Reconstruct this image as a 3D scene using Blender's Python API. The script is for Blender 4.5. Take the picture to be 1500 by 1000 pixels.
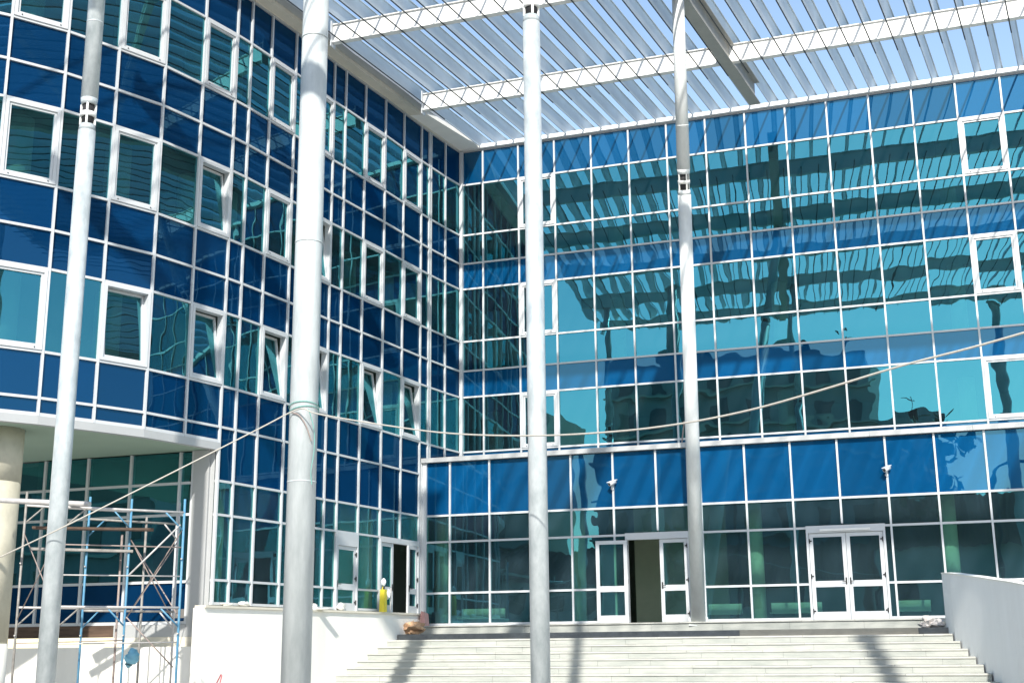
import bpy, math, random
from mathutils import Vector, Matrix
random.seed(7)
R = math.radians
scene = bpy.context.scene
for o in list(bpy.data.objects): bpy.data.objects.remove(o)
col = scene.collection

# ------------------------------------------------------------------ camera
cam_d = bpy.data.cameras.new('camera'); cam = bpy.data.objects.new('camera', cam_d); col.objects.link(cam)
PITCH, ROLL, YAW = 0.2381, -0.0096, -0.3316
fwd = Vector((math.sin(YAW)*math.cos(PITCH), math.cos(YAW)*math.cos(PITCH), math.sin(PITCH)))
rt = Vector((math.cos(YAW), -math.sin(YAW), 0)); up = rt.cross(fwd)
r2 = rt*math.cos(ROLL)+up*math.sin(ROLL); u2 = -rt*math.sin(ROLL)+up*math.cos(ROLL)
M = Matrix(((r2.x, u2.x, -fwd.x, 14.5273), (r2.y, u2.y, -fwd.y, -37.0492), (r2.z, u2.z, -fwd.z, 1.6), (0, 0, 0, 1)))
cam.matrix_world = M
cam_d.sensor_width = 36; cam_d.sensor_fit = 'HORIZONTAL'; cam_d.lens = 1838.67/1500*36
cam_d.clip_start = .1; cam_d.clip_end = 3000
scene.camera = cam

# ------------------------------------------------------------------ sky, sun, exposure
LIGHT = Vector((-.32, 1.28, -1)).normalized()
ELEV = math.asin(-LIGHT.z); AZ = math.atan2(-LIGHT.x, -LIGHT.y)
w = bpy.data.worlds.new('World'); scene.world = w; w.use_nodes = True
nt = w.node_tree; bg = nt.nodes['Background']
sk = nt.nodes.new('ShaderNodeTexSky'); sk.sky_type = 'NISHITA'; sk.sun_disc = False
sk.sun_elevation = ELEV; sk.sun_rotation = AZ; sk.altitude = 100
sk.air_density = 1.1; sk.dust_density = .6; sk.ozone_density = 0.
nt.links.new(sk.outputs[0], bg.inputs[0]); bg.inputs[1].default_value = .15
sd = bpy.data.lights.new('sun', 'SUN'); sun = bpy.data.objects.new('sun', sd); col.objects.link(sun)
sd.energy = 3.9; sd.angle = R(.8); sd.color = (1, .955, .88)
sun.rotation_euler = LIGHT.to_track_quat('-Z', 'Y').to_euler(); sun.location = (10, -30, 40)
scene.view_settings.view_transform = 'Standard'; scene.view_settings.look = 'None'
scene.view_settings.exposure = .85; scene.view_settings.gamma = 1; scene.view_settings.use_curve_mapping = False
scene.cycles.max_bounces = 10; scene.cycles.transparent_max_bounces = 16; scene.cycles.glossy_bounces = 5

# ------------------------------------------------------------------ materials
def new_mat(name):
    m = bpy.data.materials.new(name); m.use_nodes = True
    return m, m.node_tree, m.node_tree.nodes['Principled BSDF']
def mat(name, c, rough=.6, metal=0., var=.12, scale=3., bump=0., bscale=None, c2=None, stretch=None, spec=.5):
    """plain surface: base colour with grain and slight wear"""
    m, t, b = new_mat(name)
    b.inputs['Roughness'].default_value = rough; b.inputs['Metallic'].default_value = metal
    b.inputs['Specular IOR Level'].default_value = spec
    g = t.nodes.new('ShaderNodeNewGeometry')
    src = g.outputs['Position']
    if stretch:
        mp = t.nodes.new('ShaderNodeVectorMath'); mp.operation = 'MULTIPLY'; mp.inputs[1].default_value = stretch
        t.links.new(src, mp.inputs[0]); src = mp.outputs[0]
    n = t.nodes.new('ShaderNodeTexNoise'); n.inputs['Scale'].default_value = scale; n.inputs['Detail'].default_value = 6
    n.inputs['Roughness'].default_value = .65
    t.links.new(src, n.inputs['Vector'])
    mx = t.nodes.new('ShaderNodeMix'); mx.data_type = 'RGBA'
    rp = t.nodes.new('ShaderNodeMapRange'); rp.inputs[1].default_value = .3; rp.inputs[2].default_value = .7
    t.links.new(n.outputs[0], rp.inputs[0]); t.links.new(rp.outputs[0], mx.inputs[0])
    lo = c2 if c2 else tuple(x*(1-2*var) for x in c)
    mx.inputs[6].default_value = (*lo, 1); mx.inputs[7].default_value = (*c, 1)
    t.links.new(mx.outputs[2], b.inputs['Base Color'])
    if bump:
        n2 = t.nodes.new('ShaderNodeTexNoise'); n2.inputs['Scale'].default_value = bscale or scale*6; n2.inputs['Detail'].default_value = 5
        t.links.new(src, n2.inputs['Vector'])
        bp = t.nodes.new('ShaderNodeBump'); bp.inputs['Strength'].default_value = .6; bp.inputs['Distance'].default_value = bump
        t.links.new(n2.outputs[0], bp.inputs['Height']); t.links.new(bp.outputs[0], b.inputs['Normal'])
    return m
def wavy(t, dist=.0016, scale=1.1):
    """roller-wave and bow of coated glass: a very shallow relief"""
    g = t.nodes.new('ShaderNodeNewGeometry'); oi = t.nodes.new('ShaderNodeObjectInfo')
    ad = t.nodes.new('ShaderNodeVectorMath'); ad.operation = 'ADD'
    sc = t.nodes.new('ShaderNodeVectorMath'); sc.operation = 'SCALE'; sc.inputs[0].default_value = (7, 5, 9)
    t.links.new(oi.outputs['Random'], sc.inputs['Scale'])
    t.links.new(g.outputs['Position'], ad.inputs[0]); t.links.new(sc.outputs[0], ad.inputs[1])
    n = t.nodes.new('ShaderNodeTexNoise'); n.inputs['Scale'].default_value = scale; n.inputs['Detail'].default_value = 1.2
    t.links.new(ad.outputs[0], n.inputs['Vector'])
    bp = t.nodes.new('ShaderNodeBump'); bp.inputs['Strength'].default_value = 1; bp.inputs['Distance'].default_value = dist
    t.links.new(n.outputs[0], bp.inputs['Height'])
    return bp.outputs[0]
def glass_mat(name, refl, trans, dist=.011, dust=(.005, .009, .011)):
    m = bpy.data.materials.new(name); m.use_nodes = True; t = m.node_tree
    t.nodes.remove(t.nodes['Principled BSDF']); out = t.nodes['Material Output']
    gl = t.nodes.new('ShaderNodeBsdfGlossy'); gl.inputs['Color'].default_value = (*refl, 1); gl.inputs['Roughness'].default_value = 0
    tr = t.nodes.new('ShaderNodeBsdfTransparent'); tr.inputs['Color'].default_value = (*trans, 1)
    ad = t.nodes.new('ShaderNodeAddShader')
    t.links.new(wavy(t, dist), gl.inputs['Normal'])
    df = t.nodes.new('ShaderNodeBsdfDiffuse'); a2 = t.nodes.new('ShaderNodeAddShader')
    g = t.nodes.new('ShaderNodeNewGeometry'); n = t.nodes.new('ShaderNodeTexNoise'); n.inputs['Scale'].default_value = .8; n.inputs['Detail'].default_value = 5
    t.links.new(g.outputs['Position'], n.inputs['Vector'])
    sc = t.nodes.new('ShaderNodeVectorMath'); sc.operation = 'SCALE'; sc.inputs[0].default_value = tuple(2*x for x in dust)
    t.links.new(n.outputs[0], sc.inputs['Scale']); t.links.new(sc.outputs[0], df.inputs['Color'])
    t.links.new(gl.outputs[0], ad.inputs[0]); t.links.new(tr.outputs[0], ad.inputs[1])
    t.links.new(ad.outputs[0], a2.inputs[0]); t.links.new(df.outputs[0], a2.inputs[1]); t.links.new(a2.outputs[0], out.inputs[0])
    return m
def spandrel_mat(name, base, refl, dist=.009):
    m = bpy.data.materials.new(name); m.use_nodes = True; t = m.node_tree
    t.nodes.remove(t.nodes['Principled BSDF']); out = t.nodes['Material Output']
    gl = t.nodes.new('ShaderNodeBsdfGlossy'); gl.inputs['Color'].default_value = (*refl, 1); gl.inputs['Roughness'].default_value = 0
    df = t.nodes.new('ShaderNodeBsdfDiffuse')
    oi = t.nodes.new('ShaderNodeObjectInfo'); mr = t.nodes.new('ShaderNodeMapRange')
    mr.inputs[3].default_value = .76; mr.inputs[4].default_value = 1.18
    t.links.new(oi.outputs['Random'], mr.inputs[0])
    sc = t.nodes.new('ShaderNodeVectorMath'); sc.operation = 'SCALE'; sc.inputs[0].default_value = base
    t.links.new(mr.outputs[0], sc.inputs['Scale']); t.links.new(sc.outputs[0], df.inputs['Color'])
    ad = t.nodes.new('ShaderNodeAddShader')
    t.links.new(wavy(t, dist), gl.inputs['Normal'])
    t.links.new(gl.outputs[0], ad.inputs[0]); t.links.new(df.outputs[0], ad.inputs[1]); t.links.new(ad.outputs[0], out.inputs[0])
    return m
mt = {}
mt['glass'] = glass_mat('coated_vision_glass', (.043, .192, .226), (.14, .28, .25), .004)
mt['glass_dark'] = glass_mat('ground_floor_glass', (.032, .13, .165), (.26, .46, .37), .0034, (.011, .020, .026))
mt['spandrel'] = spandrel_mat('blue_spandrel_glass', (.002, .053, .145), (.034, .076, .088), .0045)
mt['spandrel_c'] = spandrel_mat('blue_spandrel_glass_shaded', (.0012, .022, .070), (.015, .042, .062), .0028)  # darkened copy of the blue spandrel; the left wing's weaker light is in the colour
mc = bpy.data.materials.new('clear_back_face'); mc.use_nodes = True
mc.node_tree.nodes.remove(mc.node_tree.nodes['Principled BSDF'])
_t = mc.node_tree.nodes.new('ShaderNodeBsdfTransparent'); mc.node_tree.links.new(_t.outputs[0], mc.node_tree.nodes['Material Output'].inputs[0])
mt['clear'] = mc
mt['white'] = mat('white_powder_coat', (.54, .56, .575), .35, var=.03, scale=5)
mt['white_dirty'] = mat('white_steel_paint', (.78, .78, .75), .45, var=.06, scale=2.5, stretch=(1, 1, .3))
mt['galv'] = mat('galvanised_pole', (.58, .62, .625), .40, .22, var=.13, scale=5, c2=(.34, .385, .395), bump=.002, bscale=40, stretch=(1, 1, .5))
mt['pole_white'] = mat('pale_grey_pole_paint', (.54, .575, .575), .5, 0, var=.11, scale=2.6, c2=(.36, .395, .40), stretch=(1.6, 1.6, .35), bump=.003, bscale=22)
mt['pole_pale'] = mat('lightened_pole_paint', (.70, .73, .73), .5, 0, var=.10, scale=3, stretch=(1.6, 1.6, .4), bump=.002, bscale=25)  # pole tone lightened in the colour to offset shade on the raking pole
mt['slat'] = mat('galvanised_slat', (.58, .655, .71), .45, .0, var=.10, scale=2.0, stretch=(3, .25, 1))
mt['rod'] = mat('dark_steel_rod', (.06, .07, .08), .6, .2)
mt['beam_grey'] = mat('grey_primed_steel', (.36, .36, .33), .6, 0, var=.08)
mt['dark'] = mat('black_rubber', (.02, .02, .022), .7)
mt['concrete'] = mat('cream_concrete', (.56, .53, .42), .85, var=.13, scale=1.8, bump=.004, bscale=30)
mt['plaster'] = mat('white_plaster', (.85, .83, .77), .9, var=.05, scale=1.1, stretch=(1.4, 1.4, .35), bump=.002, bscale=25)
mt['plaster_grey'] = mat('pale_grey_plaster', (.90, .91, .91), .9, var=.04, scale=.9, stretch=(1.5, 1.5, .3), bump=.003, bscale=16)
mt['cream'] = mat('cream_render', (.66, .62, .52), .9, var=.06, scale=2, bump=.002)
mt['soffit'] = mat('soffit_render', (.30, .40, .32), .9, var=.03, scale=1)  # green light reflected off the glass is put into this base colour
mt['grey_clad'] = mat('grey_aluminium_cladding', (.42, .43, .43), .45, .1, var=.03, scale=2)
mt['marble'] = mat('pale_marble_step', (.44, .445, .405), .55, var=.12, scale=1.7, c2=(.27, .29, .265), stretch=(.5, 1, 2.5), bump=.001)
mt['marble_edge'] = mat('worn_marble_edge', (.50, .50, .455), .55, var=.14, scale=2.5)
mt['raw'] = mat('raw_concrete', (.19, .20, .20), .9, var=.18, scale=4, bump=.004)
mt['raw_cream'] = mat('cream_mortar', (.45, .41, .33), .9, var=.1, scale=3, bump=.004)
mt['ground'] = mat('dusty_paving', (.50, .48, .44), .95, var=.15, scale=.7, bump=.004, bscale=9)
mt['tube_grey'] = mat('scaffold_grey_tube', (.36, .34, .31), .6, .2, var=.25, scale=7)
mt['tube_blue'] = mat('scaffold_blue_tube', (.05, .20, .36), .55, .0, var=.2, scale=8, c2=(.12, .28, .38))
mt['tube_white'] = mat('scaffold_white_tube', (.54, .52, .50), .55, .1, var=.15, scale=8)
mt['rust'] = mat('rusty_brace_rod', (.36, .29, .26), .7, .1, var=.2, scale=8)
mt['board'] = mat('weathered_board', (.12, .075, .05), .85, var=.3, scale=5, stretch=(.3, 3, 3), bump=.003)
mt['rope'] = mat('pale_rope', (.52, .49, .43), .9, var=.15, scale=40, bump=.003, bscale=120)
mt['cord'] = mat('green_cord', (.16, .42, .36), .8)
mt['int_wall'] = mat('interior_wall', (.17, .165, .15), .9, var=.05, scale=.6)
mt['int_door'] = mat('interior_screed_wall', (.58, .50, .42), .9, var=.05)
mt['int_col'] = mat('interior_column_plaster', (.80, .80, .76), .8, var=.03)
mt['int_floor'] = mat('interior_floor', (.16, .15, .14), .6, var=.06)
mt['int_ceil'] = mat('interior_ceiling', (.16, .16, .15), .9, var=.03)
mt['bench'] = mat('white_bench_laminate', (.80, .82, .82), .4, var=.02)
mt['sack'] = mat('cement_sack_paper', (.60, .40, .24), .9, var=.25, scale=9, c2=(.30, .17, .10), bump=.01, bscale=14)
mt['pink'] = mat('pink_foam_block', (.66, .36, .33), .9, var=.12, scale=8)
mt['rubble'] = mat('plaster_rubble', (.62, .58, .55), .95, var=.2, scale=7, bump=.008)
mt['yellow'] = mat('yellow_plastic', (.80, .66, .05), .45, var=.06)
mt['blue_cloth'] = mat('blue_plastic_bag', (.22, .52, .66), .5, var=.15, scale=7, bump=.01, bscale=10)
mt['red'] = mat('red_paint', (.6, .07, .09), .6)
mt['tile'] = mat('terracotta_roof_tile', (.30, .14, .09), .9, var=.25, scale=6)
mt['house'] = mat('house_render', (.50, .46, .38), .9, var=.08, scale=.6)
mt['block'] = mat('apartment_render', (.30, .31, .31), .9, var=.1, scale=.3)
mt['win_dark'] = mat('dark_window', (.03, .04, .05), .1)
mt['bark'] = mat('tree_bark', (.10, .07, .05), .95, var=.25, scale=8)
mt['leaf'] = mat('tree_foliage', (.05, .09, .025), .7, var=.3, scale=1.2)
mt['lamp'] = mat('dark_lamp_post', (.06, .06, .065), .5, .3)

# ------------------------------------------------------------------ mesh helpers
class MB:
    def __init__(s): s.v = []; s.f = []; s.mi = []
    def quad(s, pts, mi=0):
        n = len(s.v); s.v += [tuple(p) for p in pts]; s.f.append(tuple(range(n, n+len(pts)))); s.mi.append(mi); return s
    def hexa(s, lo, hi, mi=0):
        """lo: 4 pts CCW from below outward, hi: 4 pts"""
        n = len(s.v); s.v += [tuple(p) for p in lo]+[tuple(p) for p in hi]
        for f in ((3, 2, 1, 0), (4, 5, 6, 7), (0, 1, 5, 4), (1, 2, 6, 5), (2, 3, 7, 6), (3, 0, 4, 7)):
            s.f.append(tuple(n+i for i in f)); s.mi.append(mi)
        return s
    def box(s, x0, x1, y0, y1, z0, z1, mi=0):
        return s.hexa([(x0, y0, z0), (x1, y0, z0), (x1, y1, z0), (x0, y1, z0)], [(x0, y0, z1), (x1, y0, z1), (x1, y1, z1), (x0, y1, z1)], mi)
    def strip(s, pts, off, z0, z1, mi=0, n0=None):
        """wall following plan points pts (open polyline), thickness between offset off[0] and off[1] along outward normals"""
        ns = normals(pts)
        A = [(p[0]+q[0]*off[0], p[1]+q[1]*off[0]) for p, q in zip(pts, ns)]
        B = [(p[0]+q[0]*off[1], p[1]+q[1]*off[1]) for p, q in zip(pts, ns)]
        for i in range(len(pts)-1):
            s.hexa([(*A[i], z0), (*A[i+1], z0), (*B[i+1], z0), (*B[i], z0)], [(*A[i], z1), (*A[i+1], z1), (*B[i+1], z1), (*B[i], z1)], mi)
        return s
    def tube(s, pts, r, n=8, mi=0, cap=True):
        pts = [Vector(p) for p in pts]; rs = r if isinstance(r, (list, tuple)) else [r]*len(pts)
        rings = []
        for i, p in enumerate(pts):
            d = (pts[min(i+1, len(pts)-1)]-pts[max(i-1, 0)]).normalized()
            a = d.cross(Vector((0, 0, 1))) if abs(d.z) < .95 else d.cross(Vector((0, 1, 0)))
            a.normalize(); b = a.cross(d).normalized()
            k = len(s.v); rings.append(k)
            for j in range(n):
                t = 2*math.pi*j/n; s.v.append(tuple(p+(a*math.cos(t)+b*math.sin(t))*rs[i]))
        for i in range(len(pts)-1):
            for j in range(n):
                s.f.append((rings[i]+j, rings[i]+(j+1) % n, rings[i+1]+(j+1) % n, rings[i+1]+j)); s.mi.append(mi)
        if cap:
            s.f.append(tuple(rings[0]+j for j in reversed(range(n)))); s.mi.append(mi)
            s.f.append(tuple(rings[-1]+j for j in range(n))); s.mi.append(mi)
        return s
    def mesh(s, name, mats, smooth=False):
        me = bpy.data.meshes.new(name); me.from_pydata(s.v, [], s.f)
        for m in (mats if isinstance(mats, (list, tuple)) else [mats]): me.materials.append(m)
        me.polygons.foreach_set('material_index', s.mi)
        if smooth: me.polygons.foreach_set('use_smooth', [len(f) == 4 for f in s.f])
        me.update(); return me
    def build(s, name, mats, parent=None, smooth=False):
        import bmesh
        me = s.mesh(name, mats, smooth)
        bm = bmesh.new(); bm.from_mesh(me); bmesh.ops.recalc_face_normals(bm, faces=bm.faces); bm.to_mesh(me); bm.free()
        return link(name, me, parent)
def normals(pts):
    ns = []
    for i in range(len(pts)):
        a = Vector(pts[max(i-1, 0)][:2]); b = Vector(pts[min(i+1, len(pts)-1)][:2]); d = (b-a).normalized()
        ns.append((-d.y, d.x))
    return ns
def link(name, me, parent=None, mw=None):
    o = bpy.data.objects.new(name, me); col.objects.link(o)
    if parent: o.parent = parent
    if mw is not None: o.matrix_local = mw
    return o
def empty(name, label, cat, loc=(0, 0, 0), group=None, kind=None):
    o = bpy.data.objects.new(name, None); col.objects.link(o); o.location = loc; o.empty_display_size = .3
    tag(o, label, cat, group, kind); return o
def tag(o, label=None, cat=None, group=None, kind=None):
    if label: o['label'] = label
    if cat: o['category'] = cat
    if group: o['group'] = group
    if kind: o['kind'] = kind
    return o
def copy_tree(o, parent=None):
    c = o.copy(); col.objects.link(c)
    if parent: c.parent = parent
    for ch in list(o.children): copy_tree(ch, c)
    return c

# ------------------------------------------------------------------ shared dimensions (metres)
ZT = [17.83, 16.63, 14.86, 13.87, 13.00, 11.23, 10.25, 9.39, 7.61]        # transoms of the upper facades
ZL = [6.96, 5.385, 4.61, 3.13, 2.21]                                      # transoms of the entrance front
PL = -2.34                                                                # plane of the entrance front
XU = [0.]+[.8067+1.25*i for i in range(21)]
XL = [-.2195]+[.59+1.25*i for i in range(20)]
# plan of the curved wing, from the inner corner towards the viewer
V = [(0, 0), (-.17, -1.0), (-.30, -1.97), (-.36, -2.55), (-.47, -3.67), (-.57, -4.82), (-.71, -5.92), (-.83, -6.97), (-.91, -7.54),
     (-.98, -8.55), (-1.06, -9.5), (-1.19, -10.56), (-1.29, -11.4), (-1.38, -11.92), (-1.62, -12.98), (-1.9, -14.12), (-2.38, -15.21),
     (-2.91, -16.3), (-3.58, -17.3), (-4.36, -18.2), (-5.24, -18.98), (-6.2, -19.62), (-7.25, -20.1), (-8.35, -20.42)]
Z_PL = 2.56                                                               # top of the plinth wall under the curved wing

# ------------------------------------------------------------------ ground, terrace, stairs
g = MB().quad([(-700, -700, 0), (700, -700, 0), (700, 700, 0), (-700, 700, 0)]).build('ground', mt['ground']); tag(g, kind='structure')
def lx_wall(y):  # inner face of the plinth wall at a given depth (to end the steps on)
    P = [(p[0], p[1]) for p in V[2:14]]
    for a, b in zip(P, P[1:]):
        if b[1] <= y <= a[1]: return a[0]+(b[0]-a[0])*(y-a[1])/(b[1]-a[1])+.2
    return -.1 if y > -2 else -1.18
RW = [(14.25, -3.9), (14.44, -4.65), (14.75, -5.65), (15.05, -6.67), (15.31, -7.62), (15.6, -9.0), (15.8, -11.0), (15.9, -13.0)]
def rx_wall(y):
    for a, b in zip(RW, RW[1:]):
        if b[1] <= y <= a[1]: return a[0]+(b[0]-a[0])*(y-a[1])/(b[1]-a[1])
    return 14.25
terr = MB().box(-.12, 14.6, -2.88, 3.0, 0, 2.165).build('terrace', mt['raw']); tag(terr, kind='structure')
st = bpy.data.objects.new('stairs', None); col.objects.link(st); tag(st, kind='structure')
def run(name, y0, y1, z0, z1, xa, xb, m, parent, lo=1.3, hi=2.1, gap=.006, jit=.004):
    x = xa
    while x < xb-.05:
        L = min(random.uniform(lo, hi), xb-x)
        if xb-x-L < .4: L = xb-x
        dy = random.uniform(-jit, jit); dz = random.uniform(-jit, jit)*.5
        MB().box(x, x+L-gap, y0+dy, y1, z0+dz, z1+dz).build(name, m, parent)
        x += L
# terrace edge slabs, first riser, shallow second step
run('paving_slab', -2.93, -2.42, 2.166, 2.2, -.1, 14.3, mt['marble_edge'], terr)
run('riser_slab', -2.89, -2.882, 1.96, 2.164, -.1, 14.3, mt['marble'], terr)
MB().box(-.28, 14.34, -4.10, -2.882, 0, 1.955).build('landing', mt['raw'], st)
MB().box(9.25, 13.6, -4.115, -4.102, 1.80, 1.957).build('mortar_bed', mt['raw_cream'], st)
NST = 10
for k in range(NST):
    yk = -4.65-.495*k; zk = 1.80-.172*k
    xa, xb = lx_wall(yk)+.004, rx_wall(yk)-.05
    yb = yk+.56 if k else -4.105
    MB().box(xa, xb, yk+.035, yb+.02 if k else yb, max(zk-.6, 0.), zk-.042).build('step_core', mt['raw'], st)
    run('tread_slab', yk, yb-.012, zk-.04, zk, xa, xb, mt['marble_edge'], st)
    run('riser_slab', yk+.022, yk+.034, zk-.172+.003, zk-.041, xa, xb, mt['marble'], st, 1.2, 2.0)
pw = MB()
for i in range(len(RW)-1):
    zt = [3.24, 3.19, 3.09, 2.99, 2.89, 2.77, 2.62, 2.5]
    a, b = RW[i], RW[i+1]
    pw.hexa([(*a, 0), (a[0]+.22, a[1]+.03, 0), (b[0]+.22, b[1]+.03, 0), (*b, 0)], [(*a, zt[i]), (a[0]+.22, a[1]+.03, zt[i]), (b[0]+.22, b[1]+.03, zt[i+1]), (*b, zt[i+1])])
pwo = empty('parapet_wall', 'pale grey curved side wall falling along the right of the steps', 'wall', (14.9, -7, 0))
o = pw.build('wall', mt['plaster_grey'], pwo); o.location = (-14.9, 7, 0)
cp = MB()
for i in range(len(RW)-1):
    a, b = RW[i], RW[i+1]
    cp.hexa([(a[0]-.015, a[1], zt[i]+.002), (a[0]+.235, a[1]+.03, zt[i]+.002), (b[0]+.235, b[1]+.03, zt[i+1]+.002), (b[0]-.015, b[1], zt[i+1]+.002)],
            [(a[0]-.015, a[1], zt[i]+.03), (a[0]+.235, a[1]+.03, zt[i]+.03), (b[0]+.235, b[1]+.03, zt[i+1]+.03), (b[0]-.015, b[1], zt[i+1]+.03)])
o = cp.build('coping', mt['plaster'], pwo); o.location = (-14.9, 7, 0)

# ------------------------------------------------------------------ curtain wall kit
pane_cache = {}
def pane(parent, P, u, wd, ht, kind, name, tilt=True, base_tilt=0.):
    """one sheet of glass: P lower-left corner, u unit plan direction; faces u rotated -90 deg"""
    key = (round(wd, 3), round(ht, 3), kind)
    if key not in pane_cache:
        b = MB(); y0, y1 = 0., .024
        b.quad([(-wd/2, y0, -ht/2), (wd/2, y0, -ht/2), (wd/2, y0, ht/2), (-wd/2, y0, ht/2)], 0)
        b.quad([(wd/2, y1, -ht/2), (-wd/2, y1, -ht/2), (-wd/2, y1, ht/2), (wd/2, y1, ht/2)], 1)
        b.quad([(-wd/2, y1, -ht/2), (-wd/2, y0, -ht/2), (-wd/2, y0, ht/2), (-wd/2, y1, ht/2)], 1)
        b.quad([(wd/2, y0, -ht/2), (wd/2, y1, -ht/2), (wd/2, y1, ht/2), (wd/2, y0, ht/2)], 1)
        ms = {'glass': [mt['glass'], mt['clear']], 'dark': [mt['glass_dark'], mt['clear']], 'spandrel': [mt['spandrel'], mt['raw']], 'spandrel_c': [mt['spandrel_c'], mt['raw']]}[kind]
        pane_cache[key] = b.mesh(name, ms)
    th = math.atan2(u[1], u[0])
    c = Vector((P[0]+u[0]*wd/2, P[1]+u[1]*wd/2, P[2]+ht/2))
    mw = Matrix.Translation(c) @ Matrix.Rotation(th, 4, 'Z')
    if tilt: mw = mw @ Matrix.Rotation(random.gauss(0, .0016), 4, 'X') @ Matrix.Rotation(random.gauss(0, .0016), 4, 'Z')
    return link(name, pane_cache[key], parent, mw)
def frame_mesh(wd, ht, fw, d0, d1):
    b = MB()
    b.box(-wd/2, wd/2, d0, d1, -ht/2, -ht/2+fw).box(-wd/2, wd/2, d0, d1, ht/2-fw, ht/2)
    b.box(-wd/2, -wd/2+fw, d0, d1, -ht/2+fw, ht/2-fw).box(wd/2-fw, wd/2, d0, d1, -ht/2+fw, ht/2-fw)
    return b
def window(parent, P, u, wd, ht, open_deg=0., kind='glass'):
    """opening light: fixed frame, sash hinged at its foot, pane"""
    th = math.atan2(u[1], u[0]); c = Vector((P[0]+u[0]*wd/2, P[1]+u[1]*wd/2, P[2]+ht/2))
    fr = frame_mesh(wd, ht, .07, -.07, .11 if open_deg else .03).build('window', mt['white'], parent)
    fr.matrix_local = Matrix.Translation(c) @ Matrix.Rotation(th, 4, 'Z')
    iw, ih = wd-.144, ht-.144
    piv = Matrix.Translation((0, .02, -ih/2)) @ Matrix.Rotation(R(-open_deg), 4, 'X') @ Matrix.Translation((0, 0, ih/2))
    s = frame_mesh(iw, ih, .05, -.06, .02).build('sash', mt['white'], fr); s.matrix_local = piv
    pw_, ph_ = iw-.1, ih-.1
    p = pane(fr, (-pw_/2, 0, -ph_/2), (1, 0), pw_, ph_, kind, 'pane', tilt=False)
    p.matrix_local = piv @ Matrix.Translation((0, -.015, 0)) @ Matrix.Rotation(random.gauss(0, .002), 4, 'X')
    if not open_deg:
        b = MB()
        for sx in (-.36, .36): b.tube([(sx*wd, -.076, -ht/2+.045), (sx*wd, -.084, -ht/2+.045)], .014, 8)
        b.build('drain_cap', mt['dark'], fr)
    return fr
def door(parent, P, u, wd, ht, ang=0., hinge='l', handle='r', hinges=True, kind='dark', rail=.92):
    """glazed door leaf: P lower corner on the hinge side line; ang swings it outward"""
    th = math.atan2(u[1], u[0])
    b = MB(); fw = .10; d0, d1 = -.03, .03
    b.box(0, fw, d0, d1, 0, ht).box(wd-fw, wd, d0, d1, 0, ht).box(fw, wd-fw, d0, d1, 0, .2).box(fw, wd-fw, d0, d1, ht-.1, ht).box(fw, wd-fw, d0, d1, rail-.08, rail+.08)
    lf = b.build('door', mt['white'], parent)
    hp = Matrix.Translation((P[0], P[1], P[2])) @ Matrix.Rotation(th, 4, 'Z')
    if hinge == 'r': hp = hp @ Matrix.Translation((wd, 0, 0)) @ Matrix.Rotation(R(ang), 4, 'Z') @ Matrix.Translation((-wd, 0, 0))
    else: hp = hp @ Matrix.Rotation(R(-ang), 4, 'Z')
    lf.matrix_local = hp
    for z0, z1 in ((.2, rail-.08), (rail+.08, ht-.1)):
        pane(lf, (fw, -.006, z0), (1, 0), wd-2*fw, z1-z0, kind, 'pane')
    if hinges:
        hx = 0 if hinge == 'l' else wd
        for z in (.22, ht*.5, ht-.2):
            h = MB(); sx = 1 if hinge == 'l' else -1
            h.tube([(hx+.01*sx, -.05, z-.06), (hx+.01*sx, -.05, z+.06)], .016, 6).box(min(hx, hx+.07*sx), max(hx, hx+.07*sx), -.046, -.031, z-.015, z+.02)
            h.build('hinge', mt['dark'], lf)
    hx = .05 if handle == 'l' else wd-.05
    h = MB().box(hx-.018, hx+.018, -.044, -.031, rail-.02, rail+.16).tube([(hx, -.044, rail+.06), (hx, -.09, rail+.06), (hx+(.1 if handle == 'l' else -.1), -.09, rail+.06)], .011, 6)
    h.build('handle', mt['dark'], lf)
    return lf

# ================================================================== THE LONG BACK WING
BW = empty('glass_building', 'long glass wing behind the steps, white grid over blue panes with entrance doors', 'building', (0, 0, 0))
MW = .052
def mullion(parent, x, y, th, z0, z1, wd=MW, d0=-.055, d1=.022, name='mullion', m=None):
    o = MB().box(-wd/2, wd/2, d0, d1, z0, z1).build(name, m or mt['white'], parent)
    o.matrix_local = Matrix.Translation((x, y, 0)) @ Matrix.Rotation(th, 4, 'Z'); return o
rows_u = ['spandrel', 'glass', 'glass', 'spandrel', 'glass', 'glass', 'spandrel', 'glass']
Z_CAN = 7.14
WIN_U = {2, 13}
for i, x in enumerate(XU):
    if i == 0: mullion(BW, .05, -.04, 0, Z_CAN, 17.80, .11, -.08, .1, 'corner_post')
    else: mullion(BW, x, 0, 0, Z_CAN, 17.80)
for z in ZT[1:]:
    MB().box(.11, XU[-1], -.045, .09, z-.027, z+.027).build('transom', mt['white'], BW)
g_ = .012
for i in range(len(XU)-1):
    x0, x1 = XU[i], XU[i+1]
    for j, kd in enumerate(rows_u):
        zt, zb = ZT[j], ZT[j+1]
        if i in WIN_U and j in (1, 4, 7):
            window(BW, (x0+.03, 0, zb+.03), (1, 0), x1-x0-.06, zt-zb-.06); continue
        pane(BW, (x0+g_, 0, zb+g_), (1, 0), x1-x0-2*g_, zt-zb-2*g_, kd, 'glass_pane' if kd == 'glass' else 'spandrel_panel')
    pane(BW, (x0+g_, 0, Z_CAN), (1, 0), x1-x0-2*g_, ZT[8]-Z_CAN-g_, 'spandrel', 'spandrel_panel')
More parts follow.
